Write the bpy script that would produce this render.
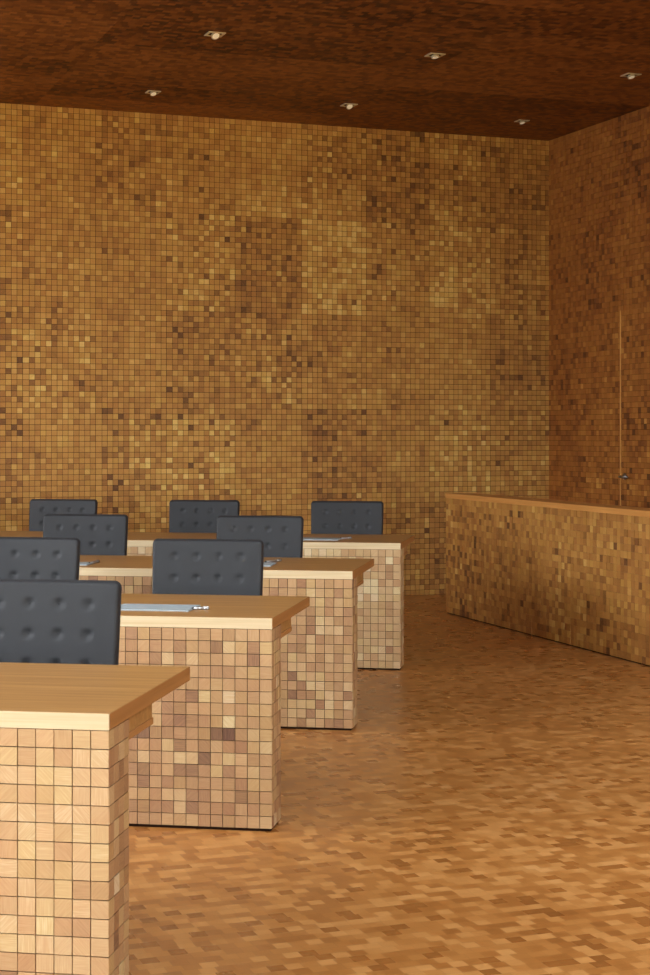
import bpy, math, random
from mathutils import Vector, Matrix

random.seed(7)
SC = bpy.context.scene
COL = SC.collection
for o in list(bpy.data.objects):
    bpy.data.objects.remove(o)

# ------------------------------------------------------------------ camera
F = 1652.0            # focal length in pixels of the 650 x 975 frame
HZ = 432.0            # pixel row of the horizon
EYE = 1.404
cam_d = bpy.data.cameras.new('camera')
cam = bpy.data.objects.new('camera', cam_d)
COL.objects.link(cam)
cam_d.sensor_fit = 'VERTICAL'
cam_d.sensor_height = 36.0
cam_d.lens = 36.0 * F / 975.0
cam_d.shift_y = -(487.5 - HZ) / 975.0
cam_d.clip_start = 0.05
cam.location = (0, 0, EYE)
cam.rotation_euler = (math.pi / 2, 0, 0)
SC.camera = cam

# ------------------------------------------------------------------ look
SC.view_settings.view_transform = 'Standard'
SC.view_settings.look = 'None'
SC.view_settings.gamma = 1.0
SC.view_settings.use_curve_mapping = False
SC.view_settings.exposure = -0.15

# ------------------------------------------------------------------ world and window light
W = bpy.data.worlds.new('overcast_sky')
SC.world = W
W.use_nodes = True
bg = W.node_tree.nodes['Background']
bg.inputs['Color'].default_value = (0.80, 0.90, 1.0, 1)
bg.inputs['Strength'].default_value = 0.6

RA = math.radians(20.4)                       # the room's turn against the camera
UU = Vector((math.cos(RA), math.sin(RA), 0))  # along the back wall, to the right
NN = Vector((-math.sin(RA), math.cos(RA), 0)) # towards the back wall
ROOM = Matrix.Rotation(RA, 4, 'Z')
BACK, RIGHT, LEFT, FRONT = 13.05, 6.978, -3.8, -6.5
CEIL = 3.988
P = 0.0443                                    # tile pitch


def area(name, u, n, z, su, sz, power, color, aim, tilt, spread):
    d = bpy.data.lights.new(name, 'AREA')
    d.shape = 'RECTANGLE'
    d.size, d.size_y = su, sz
    d.energy = power
    d.color = color
    d.spread = math.radians(spread)
    o = bpy.data.objects.new(name, d)
    COL.objects.link(o)
    o.location = UU * u + NN * n + Vector((0, 0, z))
    t = math.radians(tilt)
    dirv = (aim * math.cos(t) + Vector((0, 0, math.sin(t)))).normalized()
    o.rotation_euler = dirv.to_track_quat('-Z', 'Y').to_euler()
    return o


# daylight through the glazed wall behind the camera and the glazed wall on the left:
# sky light slanting down; the warm upward lamp is added to yellow the upper wall
area('front_sky_light', 1.5, FRONT + 0.12, 1.6, 10, 2.8, 74, (0.98, 0.97, 0.96), NN, -5, 30)
area('front_warm_fill', 1.5, FRONT + 0.14, 1.3, 10, 2.2, 80, (1.0, 0.62, 0.03), NN, 15, 38)
area('left_sky_light', LEFT + 0.14, 6.0, 2.6, 11.6, 1.9, 650, (0.96, 0.98, 1.0), UU, -38, 130)

# unseen rooflight, added to brighten the near floor and desk tops
RL = (0.2, 5.8, 0.6, 5.6)                     # u0, u1, n0, n1
area('added_top_fill', (RL[0] + RL[1]) / 2, (RL[2] + RL[3]) / 2, CEIL + 0.10, RL[1] - RL[0] - 0.1, RL[3] - RL[2] - 0.1,
     180, (1.0, 0.98, 0.95), Vector((0, 0.01, 0)), -89.9, 170)

# ------------------------------------------------------------------ helpers
def link(name, me, mat=None, parent=None, smooth=False):
    o = bpy.data.objects.new(name, me)
    COL.objects.link(o)
    if mat is not None:
        me.materials.append(mat)
    if parent is not None:
        o.parent = parent
    if smooth:
        for p in me.polygons:
            p.use_smooth = True
    return o


class MB:
    """collects verts / faces for ONE mesh, each face with a random triple"""
    def __init__(s):
        s.v, s.f, s.t = [], [], []

    def quad(s, a, b, c, d, t=(0.5, 0.5, 0.5)):
        i = len(s.v)
        s.v += [tuple(a), tuple(b), tuple(c), tuple(d)]
        s.f.append((i, i + 1, i + 2, i + 3))
        s.t.append(t)

    def box(s, x0, x1, y0, y1, z0, z1, t=(0.5, 0.5, 0.5)):
        i = len(s.v)
        s.v += [(x0, y0, z0), (x1, y0, z0), (x1, y1, z0), (x0, y1, z0),
                (x0, y0, z1), (x1, y0, z1), (x1, y1, z1), (x0, y1, z1)]
        for q in ((0, 3, 2, 1), (4, 5, 6, 7), (0, 1, 5, 4), (1, 2, 6, 5), (2, 3, 7, 6), (3, 0, 4, 7)):
            s.f.append(tuple(i + k for k in q))
            s.t.append(t)

    def cbox(s, x0, x1, y0, y1, z0, z1, c=0.002):
        """box with chamfered edges"""
        i0 = len(s.v)
        idx = {}
        X, Y, Z = (x0, x1), (y0, y1), (z0, z1)
        sg = (1, -1)
        for a in (0, 1):
            for b in (0, 1):
                for d in (0, 1):
                    for ax in range(3):
                        p = [X[a] + sg[a] * c, Y[b] + sg[b] * c, Z[d] + sg[d] * c]
                        p[ax] = (X[a], Y[b], Z[d])[ax]
                        idx[(a, b, d, ax)] = len(s.v)
                        s.v.append(tuple(p))
        cen = Vector(((x0 + x1) / 2, (y0 + y1) / 2, (z0 + z1) / 2))

        def add(ids):
            pts = [Vector(s.v[k]) for k in ids]
            nrm = (pts[1] - pts[0]).cross(pts[2] - pts[0])
            m = sum(pts, Vector()) / len(pts)
            if nrm.dot(m - cen) < 0:
                ids = ids[::-1]
            s.f.append(tuple(ids))
            s.t.append((0.5, 0.5, 0.5))
        for w in (0, 1):
            add([idx[(w, 0, 0, 0)], idx[(w, 1, 0, 0)], idx[(w, 1, 1, 0)], idx[(w, 0, 1, 0)]])
            add([idx[(0, w, 0, 1)], idx[(1, w, 0, 1)], idx[(1, w, 1, 1)], idx[(0, w, 1, 1)]])
            add([idx[(0, 0, w, 2)], idx[(1, 0, w, 2)], idx[(1, 1, w, 2)], idx[(0, 1, w, 2)]])
            for v in (0, 1):
                add([idx[(0, w, v, 1)], idx[(1, w, v, 1)], idx[(1, w, v, 2)], idx[(0, w, v, 2)]])
                add([idx[(w, 0, v, 0)], idx[(w, 1, v, 0)], idx[(w, 1, v, 2)], idx[(w, 0, v, 2)]])
                add([idx[(w, v, 0, 0)], idx[(w, v, 1, 0)], idx[(w, v, 1, 1)], idx[(w, v, 0, 1)]])
        for a in (0, 1):
            for b in (0, 1):
                for d in (0, 1):
                    add([idx[(a, b, d, 0)], idx[(a, b, d, 1)], idx[(a, b, d, 2)]])

    def tube(s, p0, p1, r0, r1=None, seg=16, cap=True):
        r1 = r0 if r1 is None else r1
        p0, p1 = Vector(p0), Vector(p1)
        ax = (p1 - p0).normalized()
        h = Vector((0, 0, 1)) if abs(ax.z) < 0.9 else Vector((1, 0, 0))
        a = ax.cross(h).normalized()
        b = ax.cross(a)
        i = len(s.v)
        for (p, r) in ((p0, r0), (p1, r1)):
            for k in range(seg):
                t = 2 * math.pi * k / seg
                s.v.append(tuple(p + (a * math.cos(t) + b * math.sin(t)) * r))
        for k in range(seg):
            m = (k + 1) % seg
            s.f.append((i + k, i + m, i + seg + m, i + seg + k))
            s.t.append((0.5, 0.5, 0.5))
        if cap:
            s.f.append(tuple(i + k for k in range(seg))[::-1])
            s.f.append(tuple(i + seg + k for k in range(seg)))
            s.t += [(0.5, 0.5, 0.5)] * 2

    def tiles(s, O, U, V, N, nu, nv, pu, pv, tone, gap=0.0014, depth=0.008, relief=0.0012,
              seam=0, seamw=0.0, skip=None):
        """wooden mosaic: each tile a block standing on the plane through O"""
        O, U, V, N = Vector(O), Vector(U), Vector(V), Vector(N)
        flip = U.cross(V).dot(N) < 0
        off = 0.0
        for i in range(nu):
            if seam and i and i % seam == 0:
                off += seamw
            for j in range(nv):
                if skip and skip(i, j):
                    continue
                d = depth + random.uniform(-relief, relief)
                tu, tv = random.uniform(-1, 1) * 0.0004, random.uniform(-1, 1) * 0.0004
                a0, a1 = i * pu + off + gap / 2, (i + 1) * pu + off - gap / 2
                if seam and i % seam == seam - 1:
                    a1 += seamw - 0.001
                b0, b1 = j * pv + gap / 2, (j + 1) * pv - gap / 2
                t = tone(i, j)
                k = len(s.v)
                for (a, b, q) in ((a0, b0, -tu - tv), (a1, b0, tu - tv), (a1, b1, tu + tv), (a0, b1, -tu + tv)):
                    s.v.append(tuple(O + U * a + V * b))
                    s.v.append(tuple(O + U * a + V * b + N * (d + q)))
                fs = [(k + 1, k + 3, k + 5, k + 7), (k, k + 2, k + 3, k + 1), (k + 2, k + 4, k + 5, k + 3),
                      (k + 4, k + 6, k + 7, k + 5), (k + 6, k, k + 1, k + 7)]
                for f in fs:
                    s.f.append(f[::-1] if flip else f)
                    s.t.append(t)

    def mesh(s, name):
        me = bpy.data.meshes.new(name)
        me.from_pydata(s.v, [], s.f)
        at = me.attributes.new('tile', 'FLOAT_VECTOR', 'FACE')
        at.data.foreach_set('vector', [c for t in s.t for c in t])
        me.update()
        return me

    def build(s, name, mat, parent=None, smooth=False):
        return link(name, s.mesh(name), mat, parent, smooth)


def tag(o, label, cat, group=None, kind=None):
    if label:
        o['label'] = label
    if cat:
        o['category'] = cat
    if group:
        o['group'] = group
    if kind:
        o['kind'] = kind
    return o


def struct(o):
    o['kind'] = 'structure'
    return o


def empty(name, loc, rz=0.0):
    o = bpy.data.objects.new(name, None)
    COL.objects.link(o)
    o.location = loc
    o.rotation_euler = (0, 0, rz)
    o.empty_display_size = 0.1
    return o


def copy_tree(o, parent=None):
    c = o.copy()
    COL.objects.link(c)
    c.parent = parent
    for ch in [x for x in bpy.data.objects if x.parent == o]:
        copy_tree(ch, c)
    return c


def lin(r, g, b):
    def f(c):
        c /= 255.0
        return c / 12.92 if c <= 0.04045 else ((c + 0.055) / 1.055) ** 2.4
    return (f(r), f(g), f(b), 1)


# ------------------------------------------------------------------ materials
class NT:
    def __init__(s, name):
        s.m = bpy.data.materials.new(name)
        s.m.use_nodes = True
        s.t = s.m.node_tree
        s.b = s.t.nodes['Principled BSDF']

    def n(s, kind, **kw):
        o = s.t.nodes.new('ShaderNode' + kind)
        for k, v in kw.items():
            setattr(o, k, v)
        return o

    def l(s, a, b):
        s.t.links.new(a, b)

    def math(s, op, a, b=None, c=None):
        o = s.n('Math', operation=op)
        for i, x in enumerate((a, b, c)):
            if x is None:
                continue
            if isinstance(x, (int, float)):
                o.inputs[i].default_value = x
            else:
                s.l(x, o.inputs[i])
        return o.outputs[0]

    def ramp(s, fac, stops, interp='LINEAR'):
        r = s.n('ValToRGB')
        r.color_ramp.interpolation = interp
        e = r.color_ramp.elements
        while len(e) > 1:
            e.remove(e[-1])
        e[0].position, e[0].color = stops[0]
        for p, c in stops[1:]:
            x = e.new(p)
            x.color = c
        s.l(fac, r.inputs[0])
        return r.outputs[0]

    def mix(s, fac, a, b, mode='MIX'):
        o = s.n('Mix', data_type='RGBA', blend_type=mode)
        if isinstance(fac, (int, float)):
            o.inputs[0].default_value = fac
        else:
            s.l(fac, o.inputs[0])
        for i, x in ((6, a), (7, b)):
            if isinstance(x, tuple):
                o.inputs[i].default_value = x
            else:
                s.l(x, o.inputs[i])
        return o.outputs[2]


def plain(name, col, rough=0.5, metal=0.0, emit=None, spec=0.5):
    t = NT(name)
    t.b.inputs['Base Color'].default_value = col
    t.b.inputs['Roughness'].default_value = rough
    t.b.inputs['Metallic'].default_value = metal
    t.b.inputs['Specular IOR Level'].default_value = spec
    if emit:
        t.b.inputs['Emission Color'].default_value = emit[0]
        t.b.inputs['Emission Strength'].default_value = emit[1]
    # slight surface mottling
    nz = t.n('TexNoise')
    nz.inputs['Scale'].default_value = 60
    r = t.math('MULTIPLY_ADD', nz.outputs[0], 0.15, rough - 0.07)
    t.l(r, t.b.inputs['Roughness'])
    return t.m


def grain(t, vec, r3, scale, stretch):
    """wood grain whose direction turns from tile to tile; returns 0..1"""
    ang = t.math('MULTIPLY', t.math('ROUND', t.math('MULTIPLY', r3, 5.0)), math.pi / 4)
    rot = t.n('VectorRotate', rotation_type='Z_AXIS')
    t.l(vec, rot.inputs['Vector'])
    t.l(ang, rot.inputs['Angle'])
    mp = t.n('Mapping')
    t.l(rot.outputs[0], mp.inputs['Vector'])
    mp.inputs['Scale'].default_value = (scale, scale * stretch, scale * 0.5)
    return mp.outputs[0]


RAMP = [(0.00, lin(104, 72, 56)), (0.15, lin(136, 98, 72)), (0.32, lin(168, 124, 88)),
        (0.55, lin(190, 148, 104)), (0.80, lin(206, 170, 124)), (1.00, lin(228, 203, 164))]


def scaled(stops, k, tint=(1, 1, 1)):
    return [(p, (c[0] * k * tint[0], c[1] * k * tint[1], c[2] * k * tint[2], 1)) for p, c in stops]


def tile_wood(name, k=1.0, tint=(1, 1, 1), rough=0.5, plane='XZ', spec=0.5):
    t = NT(name)
    at = t.n('Attribute', attribute_name='tile')
    sp = t.n('SeparateXYZ')
    t.l(at.outputs['Vector'], sp.inputs[0])
    r1, r2, r3 = sp.outputs
    tc = t.n('TexCoord')
    s2 = t.n('SeparateXYZ')
    t.l(tc.outputs['Object'], s2.inputs[0])
    cb = t.n('CombineXYZ')
    t.l(t.math('ADD', s2.outputs[0], s2.outputs[1]), cb.inputs[0])
    t.l(s2.outputs[2], cb.inputs[1])
    t.l(t.math('MULTIPLY', r2, 37.0), cb.inputs[2])
    g = grain(t, cb.outputs[0], r3, 22, 14)
    nz = t.n('TexNoise')
    nz.inputs['Scale'].default_value = 1.0
    nz.inputs['Detail'].default_value = 3
    t.l(g, nz.inputs['Vector'])
    f = t.math('ADD', r1, t.math('MULTIPLY', t.math('SUBTRACT', nz.outputs[0], 0.5), 0.42))
    col = t.ramp(f, scaled(RAMP, k, tint))
    hue = t.ramp(r2, [(0.0, (1.0, 0.945, 0.91, 1)), (0.5, (1, 1, 1, 1)), (1.0, (1.0, 1.02, 0.90, 1))])
    col = t.mix(1.0, col, hue, 'MULTIPLY')
    t.l(col, t.b.inputs['Base Color'])
    t.b.inputs['Roughness'].default_value = rough
    t.b.inputs['Specular IOR Level'].default_value = spec
    bp = t.n('Bump')
    bp.inputs['Strength'].default_value = 0.15
    bp.inputs['Distance'].default_value = 0.001
    t.l(nz.outputs[0], bp.inputs['Height'])
    t.l(bp.outputs[0], t.b.inputs['Normal'])
    return t.m


def parquet(name, stops, rough, spec, contrast, band):
    """end-grain blocks in staggered rows along the room's x axis"""
    t = NT(name)
    tc = t.n('TexCoord')
    s = t.n('SeparateXYZ')
    t.l(tc.outputs['Object'], s.inputs[0])
    ry = t.math('DIVIDE', s.outputs[1], P)
    row = t.math('FLOOR', ry)
    wr = t.n('TexWhiteNoise', noise_dimensions='1D')
    t.l(row, wr.inputs['W'])
    rx = t.math('ADD', t.math('DIVIDE', s.outputs[0], P * 1.05), t.math('MULTIPLY', wr.outputs[0], 3.0))
    colm = t.math('FLOOR', rx)
    cb = t.n('CombineXYZ')
    t.l(colm, cb.inputs[0])
    t.l(row, cb.inputs[1])
    wn = t.n('TexWhiteNoise', noise_dimensions='3D')
    t.l(cb.outputs[0], wn.inputs['Vector'])
    # big soft differences between the laid boards
    pc = t.n('CombineXYZ')
    t.l(t.math('FLOOR', t.math('DIVIDE', s.outputs[0], band[0])), pc.inputs[0])
    t.l(t.math('FLOOR', t.math('DIVIDE', s.outputs[1], band[1])), pc.inputs[1])
    pn = t.n('TexWhiteNoise', noise_dimensions='3D')
    t.l(pc.outputs[0], pn.inputs['Vector'])
    big = t.n('TexNoise')
    big.inputs['Scale'].default_value = 1.3
    t.l(tc.outputs['Object'], big.inputs['Vector'])
    mp = t.n('Mapping')
    mp.inputs['Scale'].default_value = (25, 220, 25)
    t.l(tc.outputs['Object'], mp.inputs['Vector'])
    nz = t.n('TexNoise')
    nz.inputs['Scale'].default_value = 1
    t.l(mp.outputs[0], nz.inputs['Vector'])
    a = t.math('MULTIPLY_ADD', t.math('SUBTRACT', wn.outputs[0], 0.5), contrast, 0.5)
    a = t.math('ADD', a, t.math('MULTIPLY', t.math('SUBTRACT', pn.outputs[0], 0.5), band[2]))
    a = t.math('ADD', a, t.math('MULTIPLY', t.math('SUBTRACT', big.outputs[0], 0.5), 0.35))
    a = t.math('ADD', a, t.math('MULTIPLY', t.math('SUBTRACT', nz.outputs[0], 0.5), 0.25))
    col = t.ramp(a, stops)
    # narrow joints
    ey = t.math('ABSOLUTE', t.math('SUBTRACT', t.math('FRACT', ry), 0.5))
    ex = t.math('ABSOLUTE', t.math('SUBTRACT', t.math('FRACT', rx), 0.5))
    e = t.math('GREATER_THAN', t.math('MAXIMUM', ex, ey), 0.487)
    col = t.mix(t.math('MULTIPLY', e, 0.25), col, lin(50, 28, 14))
    t.l(col, t.b.inputs['Base Color'])
    t.l(t.math('MULTIPLY_ADD', wn.outputs[0], 0.12, rough), t.b.inputs['Roughness'])
    t.b.inputs['Specular IOR Level'].default_value = spec
    bp = t.n('Bump')
    bp.inputs['Strength'].default_value = 0.25
    bp.inputs['Distance'].default_value = 0.0006
    t.l(wn.outputs[0], bp.inputs['Height'])
    t.l(bp.outputs[0], t.b.inputs['Normal'])
    return t.m


def board(name, dark, light, axis=0, rough=0.4, spec=0.5, across=55, along=2.2):
    t = NT(name)
    tc = t.n('TexCoord')
    mp = t.n('Mapping')
    sc = [across] * 3
    sc[axis] = along
    mp.inputs['Scale'].default_value = sc
    t.l(tc.outputs['Object'], mp.inputs['Vector'])
    nz = t.n('TexNoise')
    nz.inputs['Scale'].default_value = 1
    nz.inputs['Detail'].default_value = 4
    nz.inputs['Distortion'].default_value = 0.4
    t.l(mp.outputs[0], nz.inputs['Vector'])
    col = t.ramp(nz.outputs[0], [(0.25, dark), (0.75, light)])
    t.l(col, t.b.inputs['Base Color'])
    t.b.inputs['Roughness'].default_value = rough
    t.b.inputs['Specular IOR Level'].default_value = spec
    bp = t.n('Bump')
    bp.inputs['Strength'].default_value = 0.1
    bp.inputs['Distance'].default_value = 0.001
    t.l(nz.outputs[0], bp.inputs['Height'])
    t.l(bp.outputs[0], t.b.inputs['Normal'])
    return t.m


def leather(name, col):
    t = NT(name)
    nz = t.n('TexNoise')
    nz.inputs['Scale'].default_value = 420
    nz.inputs['Detail'].default_value = 3
    c = t.ramp(nz.outputs[0], [(0.3, tuple(x * 0.85 for x in col[:3]) + (1,)), (0.7, tuple(x * 1.12 for x in col[:3]) + (1,))])
    t.l(c, t.b.inputs['Base Color'])
    t.b.inputs['Roughness'].default_value = 0.6
    t.b.inputs['Specular IOR Level'].default_value = 0.35
    bp = t.n('Bump')
    bp.inputs['Strength'].default_value = 0.2
    bp.inputs['Distance'].default_value = 0.0006
    t.l(nz.outputs[0], bp.inputs['Height'])
    t.l(bp.outputs[0], t.b.inputs['Normal'])
    return t.m


M = {}
M['desk_tile'] = tile_wood('maple_mosaic', 0.88, (0.94, 1.01, 1.04), 0.55)
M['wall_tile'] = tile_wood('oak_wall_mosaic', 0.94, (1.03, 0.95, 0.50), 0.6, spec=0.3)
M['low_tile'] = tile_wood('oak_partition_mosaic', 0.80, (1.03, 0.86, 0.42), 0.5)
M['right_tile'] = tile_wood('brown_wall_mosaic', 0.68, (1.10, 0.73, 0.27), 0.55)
M['joint'] = plain('dark_joint', lin(40, 24, 14), 0.9, spec=0.1)
M['joint_soft'] = plain('brown_joint', lin(52, 32, 16), 0.9, spec=0.1)
FL = [(0.0, lin(116, 70, 32)), (0.3, lin(166, 109, 54)), (0.55, lin(184, 127, 67)), (0.8, lin(204, 150, 88)), (1.0, lin(222, 174, 116))]
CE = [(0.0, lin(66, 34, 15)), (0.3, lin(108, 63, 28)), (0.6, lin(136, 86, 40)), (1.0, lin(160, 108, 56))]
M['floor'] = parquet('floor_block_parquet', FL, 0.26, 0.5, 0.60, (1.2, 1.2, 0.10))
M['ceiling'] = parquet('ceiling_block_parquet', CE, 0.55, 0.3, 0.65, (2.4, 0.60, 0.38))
M['top'] = board('oak_desk_top', lin(144, 104, 58), lin(176, 134, 80), 0, 0.38)
M['side'] = board('oak_side_edge', lin(146, 100, 52), lin(172, 124, 72), 1, 0.5)
M['edge'] = board('maple_front_edge', lin(196, 176, 136), lin(212, 196, 160), 0, 0.5, across=140, along=2.5)
M['strip'] = board('pale_oak_strip', lin(196, 146, 78), lin(220, 172, 100), 2, 0.4)
M['ledge'] = board('oak_ledge', lin(186, 128, 62), lin(210, 152, 82), 1, 0.45)
M['leather'] = leather('charcoal_leather', lin(43, 46, 50))
M['leather_dark'] = leather('charcoal_piping_leather', lin(38, 38, 42))
M['metal'] = plain('brushed_steel', lin(170, 172, 172), 0.35, 1.0)
M['lampwhite'] = plain('lamp_housing_metal', lin(196, 186, 156), 0.4, 0.0)
M['lampglow'] = plain('lamp_lens', lin(240, 236, 220), 0.3, 0.0, emit=(lin(255, 240, 205), 0.25))
M['lampdark'] = plain('lamp_baffle', lin(60, 48, 34), 0.5)
M['black'] = plain('black_plastic', lin(30, 31, 33), 0.45)
M['paper'] = plain('pale_blue_paper', lin(152, 166, 172), 0.7)
M['paper_edge'] = plain('white_cover_sheet', lin(224, 228, 228), 0.6)
M['pen'] = plain('silver_pen_body', lin(190, 194, 196), 0.3, 0.6)
M['frame'] = board('oak_window_frame', lin(120, 76, 38), lin(150, 100, 54), 2, 0.5)
gm = NT('window_glass')
gm.b.inputs['Base Color'].default_value = (1, 1, 1, 1)
gm.b.inputs['Roughness'].default_value = 0.0
gm.b.inputs['Transmission Weight'].default_value = 1.0
gm.b.inputs['IOR'].default_value = 1.45
M['glass'] = gm.m

# ------------------------------------------------------------------ structure
def rnd_tone(mean, sd, lo=0.02, hi=0.98):
    return min(hi, max(lo, random.gauss(mean, sd)))


def clumps(seedv, cols, rows, sd, cell):
    """smooth random patches, so mosaic tones drift from board to board"""
    rg = random.Random(seedv)
    g = {}

    def f(i, j):
        k = (i // cell[0], j // cell[1])
        if k not in g:
            g[k] = (rg.gauss(0, sd), rg.random())
        return g[k]
    return f


def wall_tone(seedv, mean, sd, psd):
    c = clumps(seedv, 0, 0, psd, (13, 18))
    c2 = clumps(seedv + 5, 0, 0, psd * 0.6, (5, 4))

    def f(i, j):
        a, b = c(i, j)
        a2, _ = c2(i, j)
        s = sd * (0.7 + 0.7 * b)
        return (rnd_tone(mean + a + a2, s), random.random(), random.random())
    return f


def room_obj(o):
    o.matrix_world = ROOM
    return struct(o)


mb = MB(); mb.box(LEFT - 0.2, RIGHT + 0.2, FRONT - 0.2, BACK + 0.2, -0.15, 0)
room_obj(mb.build('floor', M['floor']))
mb = MB()
mb.box(LEFT - 0.2, RIGHT + 0.2, RL[3], BACK + 0.2, CEIL, CEIL + 0.2)
mb.box(LEFT - 0.2, RIGHT + 0.2, FRONT - 0.2, RL[2], CEIL, CEIL + 0.2)
mb.box(LEFT - 0.2, RL[0], RL[2], RL[3], CEIL, CEIL + 0.2)
mb.box(RL[1], RIGHT + 0.2, RL[2], RL[3], CEIL, CEIL + 0.2)
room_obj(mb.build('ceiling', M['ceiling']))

PANEL, SEAM = 13, 0.584 - 13 * 0.0443
T = 0.008
mb = MB()
mb.tiles((RIGHT, BACK, 0), (-1, 0, 0), (0, 0, 1), (0, -1, 0), PANEL * 19, 90, 0.0443, CEIL / 90,
         wall_tone(11, 0.47, 0.15, 0.08), gap=0.0036, depth=T, relief=0.001, seam=PANEL, seamw=SEAM)
me = mb.mesh('wall_back')
o = room_obj(link('wall_back', me, M['wall_tile']))
mb = MB(); mb.box(LEFT - 0.2, RIGHT + 0.2, BACK, BACK + 0.2, 0, CEIL)
bk = mb.build('wall_back_board', M['joint_soft'], o)

DN0, DN1 = BACK - 28 * P - 21 * P, BACK - 28 * P      # the door's span along the right wall
DROWS = 54
ZP = CEIL / 90
mb = MB()
nR = int((BACK - FRONT) / P)
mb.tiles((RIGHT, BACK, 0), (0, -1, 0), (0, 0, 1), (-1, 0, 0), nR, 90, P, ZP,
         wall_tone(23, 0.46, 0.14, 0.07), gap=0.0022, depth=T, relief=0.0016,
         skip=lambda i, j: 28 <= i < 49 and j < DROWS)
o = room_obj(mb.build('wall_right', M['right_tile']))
mb = MB()
mb.box(RIGHT, RIGHT + 0.2, FRONT - 0.2, DN0 - 0.004, 0, CEIL)
mb.box(RIGHT, RIGHT + 0.2, DN1 + 0.004, BACK, 0, CEIL)
mb.box(RIGHT, RIGHT + 0.2, DN0 - 0.004, DN1 + 0.004, DROWS * ZP + 0.004, CEIL)
mb.build('wall_right_board', M['joint_soft'], o)

# flush door in the right wall, clad in the same mosaic
mb = MB()
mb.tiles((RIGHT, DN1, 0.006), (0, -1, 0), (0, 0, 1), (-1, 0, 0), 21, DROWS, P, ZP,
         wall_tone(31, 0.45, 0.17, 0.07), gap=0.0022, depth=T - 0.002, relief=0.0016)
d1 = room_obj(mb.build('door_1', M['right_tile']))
mb = MB(); mb.box(RIGHT, RIGHT + 0.05, DN0, DN1, 0.006, DROWS * ZP)
mb.build('door_leaf', M['joint_soft'], d1)
mb = MB()
mb.box(RIGHT - 0.013, RIGHT, DN1 - 0.001, DN1 + 0.006, 0.006, DROWS * ZP + 0.004)
mb.build('door_edge_strip', M['strip'], d1)
mb = MB()
hz, hn = 1.04, DN1 - 0.065
mb.tube((RIGHT - 0.006, hn, hz), (RIGHT - 0.016, hn, hz), 0.026, seg=24)
mb.tube((RIGHT - 0.016, hn, hz), (RIGHT - 0.055, hn, hz), 0.010)
mb.tube((RIGHT - 0.055, hn + 0.008, hz), (RIGHT - 0.055, hn - 0.115, hz), 0.010)
hd = mb.build('door_handle', M['metal'], d1, True)

WT = 3.6
GN0, GN1 = -1.6, 11.8                                  # glazed stretch of the left wall
sk = lambda i, j: GN0 < BACK - (i + 0.5) * P < GN1 and (j + 1) * ZP < WT + 0.01
mb = MB()
mb.tiles((LEFT, BACK, 0), (0, -1, 0), (0, 0, 1), (1, 0, 0), nR, 90, P, ZP,
         wall_tone(47, 0.46, 0.15, 0.07), gap=0.0022, depth=T, relief=0.0016, skip=sk)
o = room_obj(mb.build('wall_left', M['wall_tile']))
mb = MB()
mb.box(LEFT - 0.2, LEFT, GN1, BACK, 0, CEIL)
mb.box(LEFT - 0.2, LEFT, FRONT - 0.2, GN0, 0, CEIL)
mb.box(LEFT - 0.2, LEFT, GN0, GN1, WT, CEIL)
mb.build('wall_left_board', M['joint_soft'], o)

# glazed wall behind the camera
mb = MB()
mb.box(LEFT, RIGHT, FRONT - 0.2, FRONT, WT, CEIL)
mb.box(LEFT, LEFT + 0.2, FRONT - 0.2, FRONT, 0, WT)
mb.box(RIGHT - 0.2, RIGHT, FRONT - 0.2, FRONT, 0, WT)
room_obj(mb.build('wall_front', M['frame']))
span = (RIGHT - LEFT - 0.4) / 5
for k in range(5):
    a = LEFT + 0.2 + k * span
    b = a + span
    mb = MB()
    mb.box(a, a + 0.05, FRONT - 0.12, FRONT - 0.04, 0, WT)
    mb.box(b - 0.05, b, FRONT - 0.12, FRONT - 0.04, 0, WT)
    mb.box(a + 0.05, b - 0.05, FRONT - 0.12, FRONT - 0.04, 0, 0.06)
    mb.box(a + 0.05, b - 0.05, FRONT - 0.12, FRONT - 0.04, WT - 0.06, WT)
    w = room_obj(mb.build('window_%d' % (k + 1), M['frame']))
    mb = MB(); mb.box(a + 0.05, b - 0.05, FRONT - 0.085, FRONT - 0.075, 0.06, WT - 0.06)
    mb.build('window_pane', M['glass'], w)
for k in range(5):
    a = GN0 + k * (GN1 - GN0) / 5
    b = a + (GN1 - GN0) / 5
    X0, X1 = LEFT - 0.12, LEFT - 0.04
    mb = MB()
    mb.box(X0, X1, a, a + 0.05, 0, WT)
    mb.box(X0, X1, b - 0.05, b, 0, WT)
    mb.box(X0, X1, a + 0.05, b - 0.05, 0, 0.06)
    mb.box(X0, X1, a + 0.05, b - 0.05, WT - 0.06, WT)
    w = room_obj(mb.build('window_%d' % (k + 6), M['frame']))
    mb = MB(); mb.box(LEFT - 0.085, LEFT - 0.075, a + 0.05, b - 0.05, 0.06, WT - 0.06)
    mb.build('window_pane', M['glass'], w)

# frame and pane of the added rooflight, built round its fill lamp
mb = MB()
for (a, b, c, d) in ((RL[0], RL[1], RL[2], RL[2] + 0.05), (RL[0], RL[1], RL[3] - 0.05, RL[3]),
                     (RL[0], RL[0] + 0.05, RL[2] + 0.05, RL[3] - 0.05), (RL[1] - 0.05, RL[1], RL[2] + 0.05, RL[3] - 0.05)):
    mb.box(a, b, c, d, CEIL + 0.12, CEIL + 0.20)
w = room_obj(mb.build('window_11', M['frame']))
mb = MB(); mb.box(RL[0] + 0.05, RL[1] - 0.05, RL[2] + 0.05, RL[3] - 0.05, CEIL + 0.15, CEIL + 0.16)
mb.build('window_pane', M['glass'], w)

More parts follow.
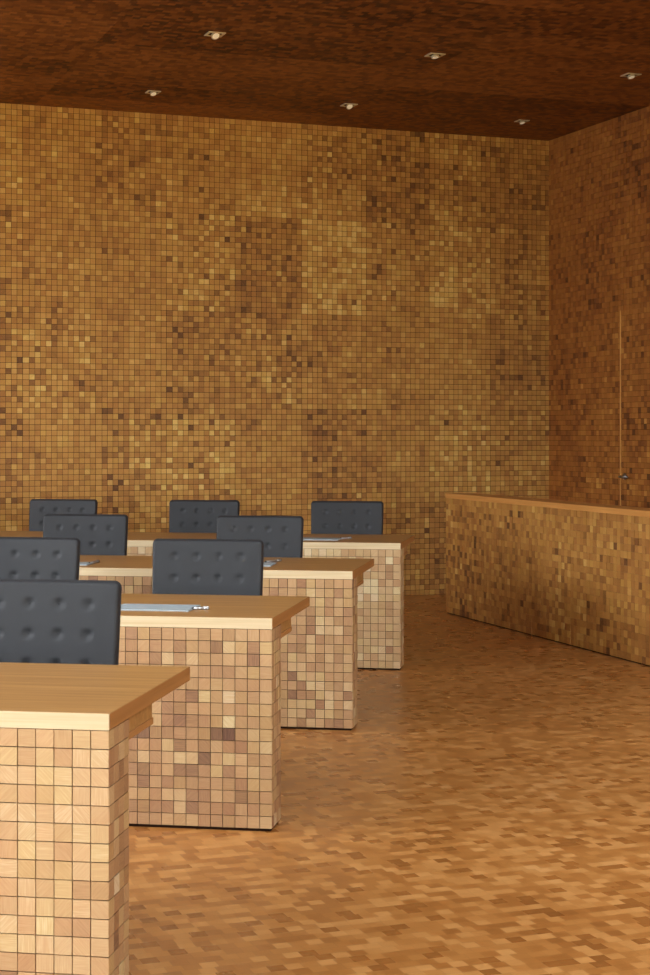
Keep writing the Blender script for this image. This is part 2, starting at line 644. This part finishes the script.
# ------------------------------------------------------------------ low partition on the right
PN1, NPT, PTH = 11.65, 150, 4 * P            # far end, tiles along, thickness
PF = 5.332                                   # face towards the room
part = empty('low_partition', (0.938, 12.81, 0), math.radians(18.85))
tag(part, 'long low mosaic-clad partition with an orange-brown oak ledge in front of the right wall', 'partition')
ph = 0.893
tn = wall_tone(61, 0.50, 0.16, 0.05)
mb = MB()
mb.tiles((T, 0, 0.008), (0, -1, 0), (0, 0, 1), (-1, 0, 0), NPT, 20, P, (ph - 0.008) / 20, tn, gap=0.0010, depth=T, relief=0.0018)
mb.tiles((T, -T, 0.008), (1, 0, 0), (0, 0, 1), (0, 1, 0), 4, 20, P - 0.004, (ph - 0.008) / 20, tn, gap=0.002, depth=T)
mb.tiles((PTH - T, 0, 0.008), (0, -1, 0), (0, 0, 1), (1, 0, 0), NPT, 20, P, (ph - 0.008) / 20, tn, gap=0.0010, depth=T)
mb.build('mosaic_cladding', M['low_tile'], part)
mb = MB(); mb.box(T, PTH - T, -NPT * P + 0.01, -T, 0, ph)
mb.build('core', M['joint_soft'], part)
mb = MB(); mb.cbox(-0.004, PTH + 0.02, -NPT * P, 0.004, ph, ph + 0.038, 0.002)
mb.build('ledge', M['ledge'], part)

# ------------------------------------------------------------------ desks
TH = math.atan((590 - 325) / F)
DD = Vector((math.sin(TH), math.cos(TH), 0))      # away from the camera
LL = Vector((math.cos(TH), -math.sin(TH), 0))     # to the right
DESK0 = Vector((-0.5009, 3.831, 0))               # front right corner of the nearest desk
STEP = 1.99
DEPTH = 0.785
PT, PC = 0.168, 0.042                             # panel thickness, width of its side strips
DLEN = 3.1
TOPZ, SLAB = 0.750, 0.039
NCOL = int(DLEN / P)


def desk_tone(seedv, mean, sd, table=None):
    c = clumps(seedv, 0, 0, 0.04, (4, 4))

    def f(i, j):
        if table and j < len(table) and i < len(table[j]) and table[j][i] != '.':
            v = int(table[j][i]) / 9.0
            return (min(0.98, max(0.02, v + random.gauss(0, 0.03))), random.random(), random.random())
        return (rnd_tone(mean + c(i, j)[0], sd), random.random(), random.random())
    return f


# tile tones read off the photograph: rows from the top, columns from the right end (0 dark .. 9 pale)
_T = {
    0: ["657477", "747488", "878877", "565868", "886986", "588586", "587478", "855576", "585722", "587585",
        "859327", "888776", "437775"],
    1: ["354556464666", "464535528637", "353848557627", ".....6544666", "....55666556", "...442859557",
        "..6335656566", "..6323459555", "213344410476", "354725364368", "374687168745", "324622473675",
        "525344454366", "654773365245", "333372443545", "444656444567"],
    2: ["36265455", "45486535", "...67465", "..436463", ".5528744", ".3428783", ".5373454", ".3275645",
        "37563736", "47744656", "41777555", "45288548", "41337862", "46772858", "47627744", "46276325"],
    3: ["......", "......", "...626", "...727", "...474", "......", "...777", ".6..37", "4.7636", "757767",
        "6666.6", "5776.5", "776776", "668816", ".6.765", "565658"],
}
TABLES = {k: [row[::-1] for row in rows] for k, rows in _T.items()}

desk_labels = [
    'nearest mosaic-clad oak desk, cut off by the left and bottom of the photo',
    'second mosaic-clad desk from the camera, with a pale blue notepad by its right end',
    'third mosaic-clad desk from the camera, half hidden behind the second one',
    'farthest mosaic-clad desk, just before the back wall',
]
for k in range(4):
    c0 = DESK0 + DD * STEP * k
    ds = empty('desk', tuple(c0), -TH)
    tag(ds, desk_labels[k], 'desk', 'mosaic desks in rows')
    # local axes: x to the right, y away from the camera; right end at x = 0, front at y = 0
    h = TOPZ - SLAB
    mean = (0.52, 0.55, 0.60, 0.75)[k]
    z0 = 0.010
    pv = (h - z0) / 16
    tf = desk_tone(100 + k, mean, 0.15)
    tab = TABLES.get(k)

    def tfront(i, j, tab=tab, tf=tf, k=k):
        if tab:
            r = 15 - j
            if r < len(tab) and i < len(tab[r]) and tab[r][i] != '.':
                q = int(tab[r][i]) / 9.0
                v = (0.36 + 0.50 * q, 0.04 + 0.86 * q, 0.12 + 0.80 * q, 0.26 + 0.66 * q)[k]
                return (min(0.98, max(0.02, v)), random.random(), random.random())
        return tf(i, j)
    mb = MB()
    mb.tiles((0, T, z0), (-1, 0, 0), (0, 0, 1), (0, -1, 0), NCOL, 16, P, pv, tfront, gap=0.0024, depth=T, relief=0.0008)
    mb.tiles((-T, 0, z0), (0, 1, 0), (0, 0, 1), (1, 0, 0), 4, 16, PC, pv, tf, gap=0.0024, depth=T, relief=0.0008)
    mb.tiles((-NCOL * P + T, 0, z0), (0, 1, 0), (0, 0, 1), (-1, 0, 0), 4, 16, PC, pv, tf, gap=0.0024, depth=T)
    mb.tiles((0, PT - T, z0), (-1, 0, 0), (0, 0, 1), (0, 1, 0), NCOL, 16, P, pv, tf, gap=0.0024, depth=T)
    mb.build('mosaic_panel', M['desk_tile'], ds)
    mb = MB(); mb.box(-NCOL * P + T, -T, T, PT - T, 0.0, h)
    mb.build('panel_core', M['joint'], ds)
    L = NCOL * P
    mb = MB(); mb.cbox(-L, 0, 0.006, DEPTH, h, TOPZ, 0.0015)
    mb.build('table_top', M['top'], ds)
    mb = MB(); mb.box(-L + 0.0005, -0.0005, 0.0, 0.0058, h + 0.0005, TOPZ - 0.0005)
    e = mb.build('front_edge', M['edge'], ds); e['label'] = 'pale maple front edge of the top'
    mb = MB(); mb.cbox(-0.006, 0.0008, 0.0075, DEPTH - 0.001, h + 0.001, TOPZ - 0.001, 0.0005)
    e = mb.build('side_edge', M['side'], ds); e['label'] = 'orange-brown right edge of the top'
    # shallow storage tray hanging under the top
    mb = MB()
    mb.box(-L + 0.02, -0.005, PT + 0.001, 0.400, h - 0.036, h - 0.0005)
    mb.build('under_tray', M['top'], ds)
    mb = MB(); mb.cbox(-L + 0.005, -0.002, PT + 0.001, 0.402, h - 0.054, h - 0.0365, 0.001)
    mb.build('tray_shelf', M['side'], ds)
    for sx in (-0.45, -L + 0.45):
        mb = MB(); mb.tube((sx - 0.10, DEPTH - 0.08, 0.0), (sx - 0.10, DEPTH - 0.08, h), 0.018, seg=20)
        mb.build('leg', M['black'], ds, True)

# ------------------------------------------------------------------ chairs
def pad_grid(hw, hh, r, n=44):
    """param grid of a rounded rectangle, denser at the rim: rows of (x, z, distance to rim)"""
    def axis(h):
        out = [-h + q for q in (0, 0.0015, 0.004, 0.008, 0.014)]
        m = n
        a, b = -h + 0.02, h - 0.02
        out += [a + (b - a) * i / (m - 1) for i in range(m)]
        out += [h - q for q in (0.014, 0.008, 0.004, 0.0015, 0)]
        return out
    X, Z = axis(hw), axis(hh)
    g = []
    for z in Z:
        row = []
        for x in X:
            d = min(hw - abs(x), hh - abs(z))
            ax, az = abs(x) - (hw - r), abs(z) - (hh - r)
            px, pz = x, z
            if ax > 0 and az > 0:
                a, b = ax / r, az / r
                m_, l_ = max(a, b), math.hypot(a, b)
                px = math.copysign((hw - r) + r * a * m_ / l_, x)
                pz = math.copysign((hh - r) + r * b * m_ / l_, z)
            row.append((px, pz, d))
        g.append(row)
    return g


BW, BH = 0.480 / 2, 0.42 / 2
BUT = [(-0.144 + 0.096 * i, BH - 0.070 - 0.093 * j) for i in range(4) for j in range(4)]


def pad(hw, hh, r, thick, buttons, warp):
    g = pad_grid(hw, hh, r)
    nz_, nx = len(g), len(g[0])
    v, f = [], []
    fi, bi = {}, {}
    for j in range(nz_):
        for i in range(nx):
            x, z, d = g[j][i]
            re = 0.008
            e = math.sqrt(max(0, 1 - (1 - min(d / re, 1)) ** 2))
            y = thick / 2 * e + 0.004 * min(d / 0.08, 1)
            for (bx, bz) in buttons:
                q = math.hypot(x - bx, z - bz)
                if q < 0.06:
                    y -= 0.013 * math.exp(-(q / 0.0105) ** 2)
            edge = d <= 1e-9
            fi[(i, j)] = len(v); v.append(warp(x, -y if not edge else 0, z))
            if edge:
                bi[(i, j)] = fi[(i, j)]
            else:
                bi[(i, j)] = len(v); v.append(warp(x, thick / 2 * e, z))
    for j in range(nz_ - 1):
        for i in range(nx - 1):
            f.append((fi[(i, j)], fi[(i + 1, j)], fi[(i + 1, j + 1)], fi[(i, j + 1)]))
            f.append((bi[(i, j)], bi[(i, j + 1)], bi[(i + 1, j + 1)], bi[(i + 1, j)]))
    me = bpy.data.meshes.new('pad')
    me.from_pydata(v, [], f)
    me.update()
    return me


BZ = 0.940 - BH


def ydrop(x, z):
    return 0.045 * z / (2 * BH) - 0.008 * (x / BW) ** 2


def bwarp(x, y, z):
    return (x * (1 + 0.012 * z / BH), y + ydrop(x, z), BZ + z)


def make_chair():
    root = empty('office_chair', (0, 0, 0))
    link('backrest', pad(BW, BH, 0.021, 0.042, BUT, bwarp), M['leather'], root, True)
    back = [c for c in bpy.data.objects if c.parent == root][0]
    # piping round the rim
    mb = MB()
    pts = []
    r = 0.021
    for (cx, cz, a0) in ((BW - r, BH - r, 0), (-BW + r, BH - r, 90), (-BW + r, -BH + r, 180), (BW - r, -BH + r, 270)):
        for q in range(7):
            a = math.radians(a0 + 15 * q)
            pts.append(bwarp(cx + r * math.cos(a), 0.002, cz + r * math.sin(a)))
    ex = []
    for a, b in zip(pts, pts[1:] + pts[:1]):
        ex.append(a)
        if (Vector(a) - Vector(b)).length > 0.05:
            pa, pb = Vector(a), Vector(b)
            # follow the bow of the back
            for q in range(1, 8):
                t = q / 8
                m = pa.lerp(pb, t)
                x = m.x
                m.y = ydrop(x, m.z - BZ) + 0.002
                ex.append(tuple(m))
    for a, b in zip(ex, ex[1:] + ex[:1]):
        mb.tube(a, b, 0.0022, seg=8, cap=False)
    mb.build('piping', M['leather_dark'], back, True)
    # tufting buttons
    proto = None
    for (bx, bz) in BUT:
        p = bwarp(bx, -0.0125, bz)
        if proto is None:
            v, f = [], []
            rings, seg = 5, 14
            for a in range(rings + 1):
                t = math.pi / 2 * a / rings
                for s_ in range(seg):
                    q = 2 * math.pi * s_ / seg
                    v.append((0.0065 * math.cos(t) * math.cos(q), -0.003 * math.sin(t), 0.0065 * math.cos(t) * math.sin(q)))
            for a in range(rings):
                for s_ in range(seg):
                    m = (s_ + 1) % seg
                    f.append((a * seg + s_, a * seg + m, (a + 1) * seg + m, (a + 1) * seg + s_))
            me = bpy.data.meshes.new('button')
            me.from_pydata(v, [], f)
            proto = link('button', me, M['leather'], back, True)
            proto.location = p
        else:
            c = proto.copy(); COL.objects.link(c); c.parent = back; c.location = p
    # seat, support, pedestal
    def swarp(x, y, z):
        return (x, -0.27 + z, 0.455 - y - 0.015 * (x / 0.235) ** 2 * 0)
    link('seat', pad(0.235, 0.23, 0.05, 0.06, [(a * 0.1 - 0.1, b * 0.1 - 0.1) for a in range(3) for b in range(3)], swarp), M['leather'], root, True)
    mb = MB()
    mb.tube((0, -0.20, 0.41), (0, -0.02, 0.41), 0.014)
    mb.tube((0, -0.02, 0.41), (0, 0.035, 0.56), 0.014)
    mb.tube((0, 0.035, 0.56), (0, 0.048, 0.72), 0.014)
    mb.build('back_support', M['metal'], root, True)
    mb = MB()
    mb.tube((0, -0.27, 0.09), (0, -0.27, 0.425), 0.024)
    mb.cbox(-0.09, 0.09, -0.36, -0.18, 0.40, 0.425, 0.004)
    mb.build('pedestal', M['metal'], root)
    mb = MB(); mb.tube((0, -0.27, 0.06), (0, -0.27, 0.10), 0.04)
    for q in range(4):
        a = math.pi / 4 + q * math.pi / 2
        e = (0.28 * math.cos(a), -0.27 + 0.28 * math.sin(a))
        mb.tube((0, -0.27, 0.082), (e[0], e[1], 0.026), 0.018, 0.012)
        mb.tube((e[0], e[1], 0.0), (e[0], e[1], 0.034), 0.016)
    mb.build('base', M['metal'], root)
    return root


def px_on_line(px, c0, dirv):
    """the point of the ground line c0 + s*dirv seen at pixel column px"""
    k = (px - 325.0) / F
    s = (k * c0.y - c0.x) / (dirv.x - k * dirv.y)
    return c0 + dirv * s


chairs = [  # row, pixel column of its middle, turn, label
    (0, 44.5, 0, 'charcoal tufted padded chair behind the nearest desk, largest in view'),
    (1, 207.5, 1, 'charcoal tufted chair behind the second desk, right of the cut-off one'),
    (1, 26, -1, 'charcoal tufted chair behind the second desk, cut off by the left photo edge'),
    (2, 259.5, 0, 'charcoal tufted chair behind the third desk, the right one of two'),
    (2, 85, 2, 'charcoal tufted chair behind the third desk, the left one of two'),
    (3, 347, 1, 'charcoal tufted chair at the farthest desk, rightmost of all chairs'),
    (3, 204, 0, 'charcoal tufted chair at the farthest desk, middle one of its three'),
    (3, 63, -2, 'charcoal tufted chair at the farthest desk, leftmost of its three'),
]
proto = make_chair()
for n_, (row, px, turn, lab) in enumerate(chairs):
    o = proto if n_ == 0 else copy_tree(proto)
    c0 = DESK0 + DD * (STEP * row + 1.245)
    p = px_on_line(px, c0, LL)
    o.location = tuple(p)
    o.rotation_euler = (0, 0, -TH + math.radians(turn))
    tag(o, lab, 'chair', 'tufted chairs behind the desks')

# ------------------------------------------------------------------ notepads and pens
def on_desk(px, py):
    Y = (EYE - TOPZ) * F / (py - HZ)
    return Vector(((px - 325.0) / F * Y, Y, TOPZ))


pads = [  # right end near corner pixel, turn, label
    (188.5, 611.6, 0, 'pale blue-grey notepad on the second desk, largest sheet in view', 0.19),
    (270.5, 566.6, 2, 'pale notepad peeking out right of a chair on the third desk, right place', 0.19),
    (87.0, 565.6, 2, 'pale notepad peeking out beside a chair on the third desk, left place', 0.15),
    (338.0, 540.6, 0, 'thin grey notepad on the farthest desk in front of its rightmost chair', 0.19),
]
for px, py, turn, lab, dep in pads:
    p = on_desk(px, py)
    e = empty('notepad', tuple(p), -TH + math.radians(turn))
    tag(e, lab, 'notepad', 'notepads on the desks')
    mb = MB(); mb.box(-0.297, 0, 0, dep, 0, 0.004)
    mb.build('pages', M['paper'], e)
    mb = MB(); mb.box(-0.297, 0, 0.0, dep, 0.004, 0.0052)
    mb.build('cover_sheet', M['paper'], e)

pens = [  # tip-left pixel, right pixel, label
    (190.5, 609.8, 209.0, 609.6, 'silver pen lying at the right end of the notepad on the second desk'),
    (264.5, 563.0, 281.0, 561.2, 'silver pen beside the notepad at the right place of the third desk'),
    (88.5, 564.2, 99.0, 562.2, 'silver pen beside the notepad at the left place of the third desk'),
    (339.5, 539.2, 351.5, 538.6, 'dark silver pen beside the notepad on the farthest desk'),
]
for x0, y0, x1, y1, lab in pens:
    a, b = on_desk(x0, y0), on_desk(x1, y1)
    d = (b - a)
    L = d.length
    e = empty('pen', tuple(a), math.atan2(d.y, d.x))
    tag(e, lab, 'pen', 'pens on the desks')
    mb = MB(); mb.tube((0.012, 0, 0.0055), (L * 0.72, 0, 0.0055), 0.0052, seg=12)
    mb.build('barrel', M['pen'], e, True)
    mb = MB(); mb.tube((0.0, 0, 0.0055), (0.012, 0, 0.0055), 0.0012, 0.0050, seg=12)
    mb.build('tip', M['black'], e, True)
    mb = MB(); mb.tube((L * 0.72, 0, 0.0055), (L, 0, 0.0055), 0.0054, seg=12)
    cp = mb.build('cap', M['pen'], e, True)
    mb = MB(); mb.box(L * 0.70, L * 0.98, -0.0016, 0.0016, 0.0112, 0.0126)
    mb.build('clip', M['metal'], cp)

# ------------------------------------------------------------------ ceiling spotlights
spots = [
    (215, 35, 1.15, 20, 'recessed ceiling spotlight, the left one of the nearer row'),
    (435, 56, 1.1, -10, 'recessed ceiling spotlight, the middle one of the nearer row'),
    (631, 76, 1.1, 0, 'recessed ceiling spotlight, the right one of the nearer row'),
    (153, 93, 1.0, 10, 'recessed ceiling spotlight, the left one of the row by the back wall'),
    (349, 106, 1.1, 25, 'ceiling spotlight tipped out of its recess, middle of the row by the back wall'),
    (522, 122, 0.95, 0, 'recessed ceiling spotlight, nearest to the corner of the room'),
]
for px, py, sc, tilt, lab in spots:
    py -= 1.2
    Y = (CEIL - EYE) * F / (HZ - py)
    p = Vector(((px - 325) / F * Y, Y, CEIL))
    e = empty('ceiling_spotlight', tuple(p), RA)
    tag(e, lab, 'spotlight', 'ceiling spotlights')
    mb = MB()
    R = 0.050 * sc
    for (a, b, c, d) in ((-R, R, -R, -R * 0.72), (-R, R, R * 0.72, R), (-R, -R * 0.72, -R * 0.72, R * 0.72), (R * 0.72, R, -R * 0.72, R * 0.72)):
        mb.box(a, b, c, d, -0.006, -0.0003)
    mb.build('trim_frame', M['lampwhite'], e)
    mb = MB(); mb.box(-R * 0.72, R * 0.72, -R * 0.72, R * 0.72, -0.002, -0.0003)
    mb.build('baffle', M['lampdark'], e)
    t = math.radians(tilt + 18)
    ax = Vector((0.15, -math.sin(t), -math.cos(t))).normalized()
    c = Vector((0, 0, -0.004))
    mb = MB(); mb.tube(c, c + ax * 0.016, R * 0.44, R * 0.54, seg=24)
    hd = mb.build('lamp_head', M['lampwhite'], e)
    mb = MB(); mb.tube(c + ax * 0.0162, c + ax * 0.0172, R * 0.40, R * 0.40, seg=24)
    mb.build('lens', M['lampglow'], hd)
